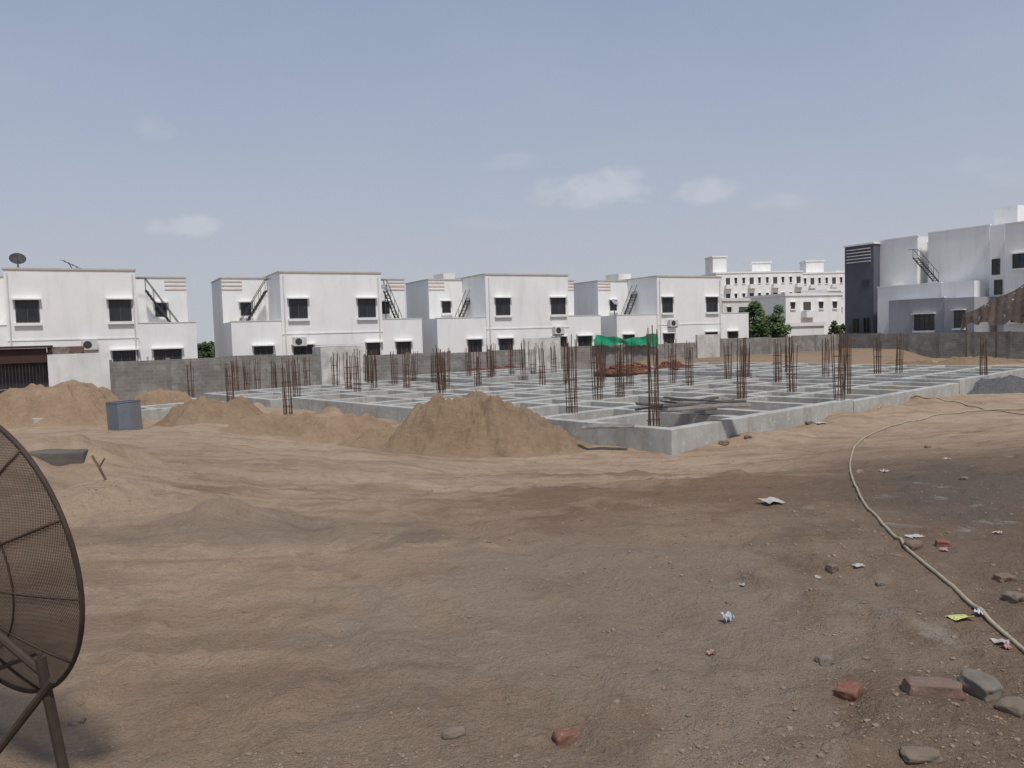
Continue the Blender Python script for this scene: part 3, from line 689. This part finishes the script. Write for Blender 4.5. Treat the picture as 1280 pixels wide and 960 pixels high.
rock('stone',1150,946,(.12,.07,.035),.1,STONEB,'half buried stone at the bottom edge below the long brick','stone',.4,.25,0,G,-.1)
rock('stone',96,905,(.05,.04,.03),.1,STONEB,'brown stone beside the leg of the big mesh dish','stone',.45,.3,0,G,.2)
rock('stone',1100,732,(.04,.03,.028),.1,STONE,'small grey stone right of the hose side brick piece','stone',.45,.3,0,G)
for i,(px,py,s) in enumerate(((1012,530,.22),(905,556,.25),(935,548,.2),(1068,503,.35),(1160,560,.12),(1205,600,.08))):
    rock('rubble_lump',px,py,(s,s*.8,s*.5),i*.7,STONEB if i%2 else STONE,['grey rubble lump on the slope right of the near foundation','brown rubble lump at the foot of the long foundation beam','grey rubble lump at the foot of the long beam, right of the brown one','large brown rubble lump beside the foundation at right','grey rubble lump on the damp soil inside the hose bend','brown rubble lump on the damp soil near the right edge'][i],'rubble',.4,.35,0,'rubble lumps along the foundation')
def brickheap(px,py,z,n,rx,ry,hh,label):
    P=at_z(px,py,z); b=MB()
    for i in range(n):
        an=random.uniform(0,6.28); q=random.random()**.6; x=math.cos(an)*q*rx; y=math.sin(an)*q*ry
        zz=hh*max(0,1-q**1.6)*(.65+1.1*float(fbm(np.array([x*1.3+px]),np.array([y*1.3]),3,4)[0]))*random.uniform(.8,1.05)
        M=Matrix.Translation((x,y,max(0,zz)+.02))@Matrix.Rotation(random.uniform(0,3.1),4,'Z')@Matrix.Rotation(random.uniform(-.6,.6),4,'X')
        b.box(-.12,.12,-.06,.06,-.045,.045,M)
    o=b.build('brick_heap',BRICK); o.location=P; tag(o,label,'brick heap','red brick heaps on the foundations','stuff')
brickheap(785,466,.58,800,1.9,1.0,.62,'large heap of red bricks in the middle of the foundations')
brickheap(842,463,.58,450,1.1,.8,.62,'smaller heap of red bricks right of the large brick heap')
brickheap(622,463,.6,400,2.6,.8,.25,'low spread of brown bricks on the foundations left of the red heaps')
# ---------------------------------------------------------------- sand mounds
def mound(px,py,rx,ry,h,label,mat=SAND,yaw=0,seed=1,sharp=1.3,n=90,name='sand_mound',cat='sand mound',lump=.28,gl=.28,rg=.34,rough=.15):
    P=at_ground(px,py); ca,sa=math.cos(yaw),math.sin(yaw)
    u=np.linspace(-1.35,1.35,n); U,V=np.meshgrid(u,u)
    X=P.x+U*rx*ca-V*ry*sa; Y=P.y+U*rx*sa+V*ry*ca
    rr=np.sqrt(U**2+V**2); an=np.arctan2(V,U)
    rr=rr*(1+rg*fbm(np.cos(an)*1.5+seed,np.sin(an)*1.5+seed,4,seed))+.10*fbm(X*1.2,Y*1.2,3,seed+3)
    prof=np.clip(1-rr,0,1)
    prof=np.minimum(prof,.54+(prof-.54)*.3)/.68
    prof=prof**(1/sharp)*.35+sst(prof*1.05)*.65
    gul=fbm(np.cos(an)*4+rr*.6,np.sin(an)*4+seed,3,seed+5)*gl*np.clip(rr*1.6,0,1)
    pk=np.clip(prof*4,0,1)
    Z=H(X,Y)+h*prof*(1+gul+lump*fbm(X*1.1,Y*1.1,4,seed+9))+fbm(X*3,Y*3,4,seed)*rough*pk+fbm(X*9,Y*9,3,seed+2)*.05*pk-.05*(prof<=.001)-.02
    Z=Z-.25*np.clip(rr-1.0,0,1)
    co=np.stack([X-P.x,Y-P.y,Z-P.z],-1).reshape(-1,3)
    fs=[]
    for j in range(n-1):
        for i in range(n-1): a=j*n+i; fs.append((a,a+1,a+n+1,a+n))
    me=bpy.data.meshes.new(name); me.from_pydata(co.tolist(),[],fs); me.materials.append(mat); me.polygons.foreach_set('use_smooth',[True]*len(fs))
    o=bpy.data.objects.new(name,me); C.objects.link(o); o.location=P; tag(o,label,cat,'heaps of sand and soil around the foundations' if cat!='gravel pile' else None); return o
mound(592,560,2.75,1.9,1.34,'large brown sand mound in the centre before the foundations',SAND,.1,3,n=210,lump=.42,gl=.38,rough=.24)
mound(655,564,1.75,1.1,.55,'lower right shoulder of sand beside the large central mound',SAND,-.1,8,n=130,rough=.2)
mound(505,560,1.9,.9,.5,'low sand skirt at the left foot of the large central mound',SAND,0,10,n=90,rough=.2)
mound(428,550,1.9,1.1,.7,'small sand mound left of the large central mound',SANDP,.2,12,n=100)
mound(350,538,1.9,1.0,.5,'low sand heap before the left foundations, left of the small mound',SAND,.1,15,n=100)
mound(262,526,2.2,1.2,.75,'brown soil heap right of the blue grey bin',SAND,0,18,n=100)
mound(200,516,1.8,1.1,1.05,'small pale sand mound just right of the bin',SANDP,0,21)
mound(78,528,3.2,1.8,1.4,'broad sand mound at the left behind the bin',SANDP,0,25,n=130)
mound(10,520,1.8,1.4,.8,'sand mound cut by the left edge',SANDP,0,28)
mound(1262,488,2.6,1.2,.55,'dark grey gravel pile at the right edge of the site',GRAV,0,33,name='gravel_pile',cat='gravel pile')
mound(900,462,3.5,1.4,.45,'brown soil bank behind the foundations below the whitewashed panel at right',SANDD,.4,41)
mound(1130,462,4.5,1.5,.5,'brown soil bank behind the foundations at right',SANDD,.3,44)
mound(1215,455,4.0,1.4,.5,'brown soil bank at the far right near the wall',SANDD,.2,48)
mound(1110,497,1.6,.8,.35,'low brown soil heap against the right foundation beam',SANDD,.5,52)
# ---------------------------------------------------------------- bin
P=at_ground(157,537); r=empty('metal_bin',P-Vector((0,0,.04)),R_(-38),'blue grey square metal bin standing before the sand mounds at left','bin')
r.rotation_euler=(.02,-.03,R_(-38)); hw=.38; Hh=.95
b=MB()
b.box(-hw,hw,-hw,-hw+.02,0,Hh).box(-hw,hw,hw-.02,hw,0,Hh).box(-hw,-hw+.02,-hw+.02,hw-.02,0,Hh).box(hw-.02,hw,-hw+.02,hw-.02,0,Hh).box(-hw+.02,hw-.02,-hw+.02,hw-.02,.02,.05); b.build('body',BINB,r)
b=MB(); e=hw+.012
b.box(-e,e,-e,-hw-.002,Hh-.03,Hh+.01).box(-e,e,hw+.002,e,Hh-.03,Hh+.01).box(-e,-hw-.002,-hw,hw,Hh-.03,Hh+.01).box(hw+.002,e,-hw,hw,Hh-.03,Hh+.01); b.build('rim',BINB,r)
P=at_ground(22,532); r=empty('concrete_stub',P,.4,'grey concrete stub with thin rods near the left edge','concrete stub')
MB().box(-.28,.28,-.2,.2,-.2,.5).build('block',CONC2,r)
q=MB()
for x,y,h in ((-.2,0,1.1),(-.12,.1,1.25),(.05,-.1,.9)): q.tube([(x,y,.4),(x+.04,y,h)],.012,5)
q.build('rods',RUST,r)
P=at_ground(72,572); r=MB().box(-.34,.34,-.15,.15,-.2,.05).build('concrete_block',CONC3); r.location=P+Vector((0,0,.015)); r.rotation_euler=(.03,.04,.2)
bv=r.modifiers.new('b','BEVEL'); bv.width=.02; bv.segments=2
tag(r,'small dark concrete block on the sand bank above the mesh dish','concrete block')
P=at_ground(120,602); t=MB(); t.tube([P+Vector((.1,0,0)),P+Vector((.04,0,.13)),P+Vector((-.05,.05,.24))],.012,5); t.tube([P+Vector((.04,0,.13)),P+Vector((.1,.0,.22))],.008,5); o=t.build('dry_twig',BARK); tag(o,'dark dry twig sticking up from the sand right of the mesh dish','twig')
# ---------------------------------------------------------------- hose
def smooth_path(pts,n=10):
    out=[]; P=[pts[0]]+pts+[pts[-1]]
    for i in range(1,len(P)-2):
        for k in range(n):
            t=k/n; a,b,c,d=P[i-1],P[i],P[i+1],P[i+2]
            out.append(.5*((2*b)+(c-a)*t+(2*a-5*b+4*c-d)*t*t+(3*b-a-3*c+d)*t**3))
    out.append(P[-2]); return out
def hose(pix,r,mat,label,n=12):
    pts=smooth_path([at_ground(*p).xy.to_3d() for p in pix],n)
    for p in pts: p.z=Hs(p.x,p.y)+r
    for _ in range(4):
        zz=[p.z for p in pts]
        for i in range(1,len(pts)-1): pts[i].z=max((zz[i-1]+zz[i]+zz[i+1])/3,Hs(pts[i].x,pts[i].y)+r*.9)
    rr=[r*(1+.06*max(0,p.y-6)) for p in pts]
    for p,q in zip(pts,rr): p.z+=q-r
    b=MB(); b.tube(pts,rr,10); o=b.build('hose',mat,None,True); tag(o,label,'hose'); return o
hose([(1300,838),(1262,800),(1215,758),(1175,722),(1130,684),(1100,652),(1074,618),(1063,590),(1066,566),(1085,546),(1120,532),(1165,521),(1215,515),(1300,512)],.0105,HOSE,'long pale beige hose winding across the damp soil to the right edge',18)
hose([(1300,520),(1240,514),(1200,505),(1160,500),(1120,504),(1098,512)],.010,HOSE,'short pale hose lying behind the long hose near the foundation',18)
# ---------------------------------------------------------------- litter
def litter(px,py,w,l,h,mat,label,yaw=0,seed=0,n=9):
    P=at_ground(px,py); g=MB()
    for j in range(n):
        for i in range(n):
            u=i/(n-1)-.5; v=j/(n-1)-.5; k=float(fbm(np.array([u*4+seed]),np.array([v*4+seed*2]),3,seed)[0])
            g.v.append(Vector((u*w*(1+.3*k),v*l*(1+.25*float(vn(np.array([u*3+seed]),np.array([v*3.]),seed)[0])*2),max(.002,(k+.35)*h))))
    for j in range(n-1):
        for i in range(n-1): a=j*n+i; g.f.append([a,a+1,a+n+1,a+n])
    o=g.build('litter',mat,None,False); o.location=P+Vector((0,0,.006)); o.rotation_euler=(0,0,yaw); tag(o,label,'litter','litter scattered over the damp soil')
litter(910,779,.05,.045,.06,PLAST,'crumpled clear white plastic bag on the soil, centre right',.3,1)
litter(965,628,.18,.20,.03,PAPER,'white torn sheet lying on the dark soil below the foundation corner',.2,2)
litter(1200,774,.11,.07,.02,YEL,'yellow wrapper beside the hose',.2,3)
litter(1224,770,.045,.04,.025,PLAST,'whitish plastic scrap right of the yellow wrapper',.6,4)
litter(1250,806,.06,.05,.02,PAPER,'white wrapper below the hose at the right edge',-.2,5)
litter(1258,812,.035,.035,.02,PINK,'pink scrap touching the white wrapper at the right edge',.4,6)
litter(1073,710,.06,.05,.012,PAPER,'cream paper scrap right of the hose side brick piece',.1,7)
litter(1022,724,.03,.03,.015,PAPER,'small white scrap left of the cream paper scrap',.1,8)
litter(928,733,.03,.025,.012,PAPER,'tiny white scrap above the plastic bag',.1,9)
litter(888,820,.035,.035,.02,PINK,'tiny pink scrap below the plastic bag',.5,10)
litter(1247,668,.055,.05,.025,PAPER,'white cup scrap near the right edge above the hose',.5,11)
litter(1105,590,.12,.10,.04,PAPER,'white scrap on dark soil just inside the hose bend',.5,12)
litter(1026,530,.28,.26,.05,PAPER,'white sheet scrap near the foundation beam at right',.1,13)
litter(1183,575,.10,.09,.03,PAPER,'white scrap on the dark soil far inside the hose bend',.4,14)
litter(1180,690,.045,.04,.02,PINK,'pink scrap against the red brick piece',.2,15)
litter(1143,672,.11,.06,.012,PAPER,'white cement bag scrap behind the dark brick piece',.2,19)
# ---------------------------------------------------------------- pebbles
def pebbles():
    ico=bmesh.new(); bmesh.ops.create_icosphere(ico,subdivisions=1,radius=1); bv=np.array([v.co[:] for v in ico.verts]); bf=np.array([[v.index for v in f.verts] for f in ico.faces]); ico.free()
    n=13000; u=rng.uniform(-.75,.75,n); D=2.2+rng.exponential(2.5,n); D=np.clip(D,2.2,18); x=u*D; keep=(fbm(x*.8,D*.8,3,88)+.35*(u-.1)>.02)|(rng.rand(n)<.12)
    x=x[keep]; y=D[keep]; n=len(x); z=H(x,y); s=np.clip(rng.exponential(.0028,n)+.002,.002,.016)*(.8+y*.05)
    vs=[];fs=[]
    for i in range(n):
        sc_=s[i]*rng.uniform(.6,1.2,3)*np.array([1,1,.7]); a=rng.uniform(0,6.3); c,si=math.cos(a),math.sin(a)
        q=bv*sc_*(1+rng.uniform(-.2,.2,(len(bv),1))); q=np.stack([q[:,0]*c-q[:,1]*si,q[:,0]*si+q[:,1]*c,q[:,2]],-1)+[x[i],y[i],z[i]+s[i]*.15]
        fs.append(bf+len(bv)*i); vs.append(q)
    me=bpy.data.meshes.new('pebbles'); me.from_pydata(np.concatenate(vs).tolist(),[],np.concatenate(fs).tolist())
    PB=vary('pebble_mix',(.19,.143,.108),(.31,.245,.19),9,.95,0,c3=(.21,.15,.107)); me.materials.append(PB); o=bpy.data.objects.new('pebbles',me); C.objects.link(o)
    tag(o,'small pebbles and clods scattered over the trampled soil','pebbles',None,'stuff')
pebbles()
# ---------------------------------------------------------------- big mesh dish
def bigdish():
    Dd=2.6; c=at_depth(-14,692,Dd); Rr=.492
    yaw=R_(-29); ax=Vector((-math.sin(yaw)*math.cos(.12),math.cos(yaw)*math.cos(.12),math.sin(.12))).normalized()
    u=Vector((0,0,1)); u=(u-ax*u.dot(ax)).normalized(); v=ax.cross(u); dep=.15
    gz=Hs(c.x+.2,c.y); base=Vector((c.x,c.y,gz))
    r=empty('mesh_dish',base,0,'large rusty mesh satellite dish on a stand at the left edge, close by','satellite dish')
    cl=c-base
    def pt(rad,an,off=0): return cl+(u*math.cos(an)+v*math.sin(an))*rad+ax*(dep*(rad/Rr)**2-dep+off)
    mt,nt,b=new_mat('rusty_wire_mesh'); uv=N(nt,'ShaderNodeUVMap').outputs[0]
    s=N(nt,'ShaderNodeSeparateXYZ'); L(nt,uv,s.inputs[0])
    def line(o_):
        q=mth(nt,'FRACT',mth(nt,'MULTIPLY',o_,1/.0046)); return mth(nt,'LESS_THAN',q,.52)
    al=mth(nt,'MAXIMUM',line(s.outputs[0]),line(s.outputs[1]))
    g=N(nt,'ShaderNodeNewGeometry').outputs['Position']; col=mix(nt,ramp(nt,nz(nt,g,7),.4,.65),(.105,.07,.05),(.065,.046,.034))
    L(nt,col,b.inputs['Base Color']); b.inputs['Roughness'].default_value=.8
    L(nt,al,b.inputs['Alpha'])
    ns,nr=72,16; me=bpy.data.meshes.new('reflector_mesh'); vs=[];fs=[];uvs=[]
    for i in range(nr+1):
        for k in range(ns):
            rad=Rr*(.03+.97*i/nr); an=2*math.pi*k/ns; vs.append(tuple(pt(rad,an))); uvs.append((rad*math.cos(an)+2,rad*math.sin(an)+2))
    for i in range(nr):
        for k in range(ns): fs.append((i*ns+k,i*ns+(k+1)%ns,(i+1)*ns+(k+1)%ns,(i+1)*ns+k))
    me.from_pydata(vs,[],fs); ul=me.uv_layers.new(name='UVMap')
    for l in me.loops: ul.data[l.index].uv=uvs[l.vertex_index]
    me.polygons.foreach_set('use_smooth',[True]*len(fs)); me.materials.append(mt); o=bpy.data.objects.new('reflector_mesh',me); C.objects.link(o); o.parent=r
    MB().tube([pt(Rr,2*math.pi*k/72) for k in range(73)],.008,8,False).build('rim',RUSTD,r,True)
    MB().tube([pt(Rr*.62,2*math.pi*k/60,-.006) for k in range(61)],.003,6,False).build('hoop',RUSTD,r,True)
    for k in range(12):
        an=2*math.pi*(k+.35)/12; MB().tube([pt(Rr*(.03+.97*i/10),an,-.006) for i in range(11)],.0045,6).build('rib',RUSTD,r,True)
    hub=pt(0.0,0,-.03); MB().tube([hub-ax*.02,hub+ax*.03],.05,16).build('hub',RUSTD,r)
    def loc(px,py,D): return at_depth(px,py,D)-base
    def gnd(px,D):
        p=at_depth(px,900,D); return Vector((p.x,p.y,Hs(p.x,p.y)-.03))-base
    MB().tube([hub,loc(52,840,2.38)],.013,8).build('mount_arm',RUSTD,r)
    p=at_depth(80,960,2.38); q=Vector((p.x+.02,p.y,Hs(p.x,p.y)-.03))-base
    MB().tube([loc(50,822,2.38),q],.016,8).build('leg',RUSTD,r)
    MB().tube([loc(66,850,2.36),gnd(-70,2.45)],.013,8).build('leg',RUSTD,r)
    MB().tube([hub-Vector((0,0,.02)),gnd(-40,2.75)],.016,8).build('leg',RUSTD,r)
    MB().tube([loc(48,815,2.38),pt(Rr*.8,math.pi,-.01)],.008,6).build('brace',RUSTD,r)
bigdish()
# ---------------------------------------------------------------- light and sky
S_az=Vector((.36,-.93,0)).normalized(); EL=R_(60)
sd=bpy.data.lights.new('sun','SUN'); so=bpy.data.objects.new('sun',sd); C.objects.link(so)
sd.energy=2.75; sd.angle=R_(7); sd.color=(1,.95,.88)
sv=S_az*math.cos(EL)+Vector((0,0,math.sin(EL))); so.rotation_euler=sv.to_track_quat('Z','Y').to_euler(); so.location=(0,0,30)
w=bpy.data.worlds.new('World'); sc.world=w; w.use_nodes=True; nt=w.node_tree; bg=nt.nodes['Background']; bg.inputs['Strength'].default_value=.1
sky=N(nt,'ShaderNodeTexSky',sky_type='NISHITA'); sky.sun_disc=False; sky.sun_elevation=EL; sky.sun_rotation=math.atan2(S_az.x,S_az.y); sky.dust_density=4; sky.air_density=1.2
tc=N(nt,'ShaderNodeTexCoord').outputs['Generated']; s=N(nt,'ShaderNodeSeparateXYZ'); L(nt,tc,s.inputs[0])
rp=N(nt,'ShaderNodeValToRGB'); cr=rp.color_ramp
cols=[(0,(.52,.545,.59)),(.06,(.49,.525,.59)),(.2,(.405,.46,.575)),(.42,(.285,.36,.50)),(1,(.24,.31,.45))]
cr.elements[0].position=0; cr.elements[0].color=(*cols[0][1],1); cr.elements[1].position=1; cr.elements[1].color=(*cols[-1][1],1)
for p_,c_ in cols[1:-1]: e=cr.elements.new(p_); e.color=(*c_,1)
L(nt,s.outputs[2],rp.inputs[0])
hz=N(nt,'ShaderNodeVectorMath',operation='SCALE',inp={'Scale':10.0}); L(nt,rp.outputs[0],hz.inputs[0])
col=mix(nt,.9,sky.outputs[0],hz.outputs[0])
ys=mth(nt,'MAXIMUM',s.outputs[1],.05); U=mth(nt,'DIVIDE',s.outputs[0],ys); V=mth(nt,'DIVIDE',s.outputs[2],ys)
cb=N(nt,'ShaderNodeCombineXYZ'); L(nt,U,cb.inputs[0]); L(nt,mth(nt,'MULTIPLY',V,1.6),cb.inputs[1])
n1=nz(nt,cb.outputs[0],22,7,.55,.1); n2=nz(nt,cb.outputs[0],3,4,.6)
tot=None
for px,py,ww,hh,st_ in ((742,238,85,24,.42),(775,226,38,20,.42),(700,236,40,18,.32),(888,238,52,18,.35),(232,283,62,15,.36),(975,252,45,12,.18),(195,160,35,18,.12),(640,202,50,12,.12),(600,280,55,12,.08),(1225,205,50,12,.10),(1260,220,60,14,.10)):
    d=ray(px,py); uu,vv=d.x/d.y,d.z/d.y
    a=mth(nt,'POWER',mth(nt,'ABSOLUTE',mth(nt,'DIVIDE',mth(nt,'SUBTRACT',U,uu),ww/F)),2.0); b=mth(nt,'POWER',mth(nt,'ABSOLUTE',mth(nt,'DIVIDE',mth(nt,'SUBTRACT',V,vv),hh/F)),2.0)
    q=mth(nt,'SUBTRACT',1.0,mth(nt,'ADD',a,b)); q=mth(nt,'ADD',q,mth(nt,'MULTIPLY',mth(nt,'SUBTRACT',n1,.5),3.4))
    rr=ramp(nt,q,.0,1.0); rr=mth(nt,'MULTIPLY',rr,mth(nt,'MULTIPLY',mth(nt,'MINIMUM',mth(nt,'MAXIMUM',mth(nt,'SUBTRACT',1.5,mth(nt,'ADD',a,b)),0),1),st_))
    tot=rr if tot is None else mth(nt,'MAXIMUM',tot,rr)
col=mix(nt,tot,col,(6.7,6.8,7.1))
col=mix(nt,mth(nt,'MULTIPLY',ramp(nt,n2,.4,.75),.12),col,(5.5,5.7,6.2))
L(nt,col,bg.inputs['Color'])
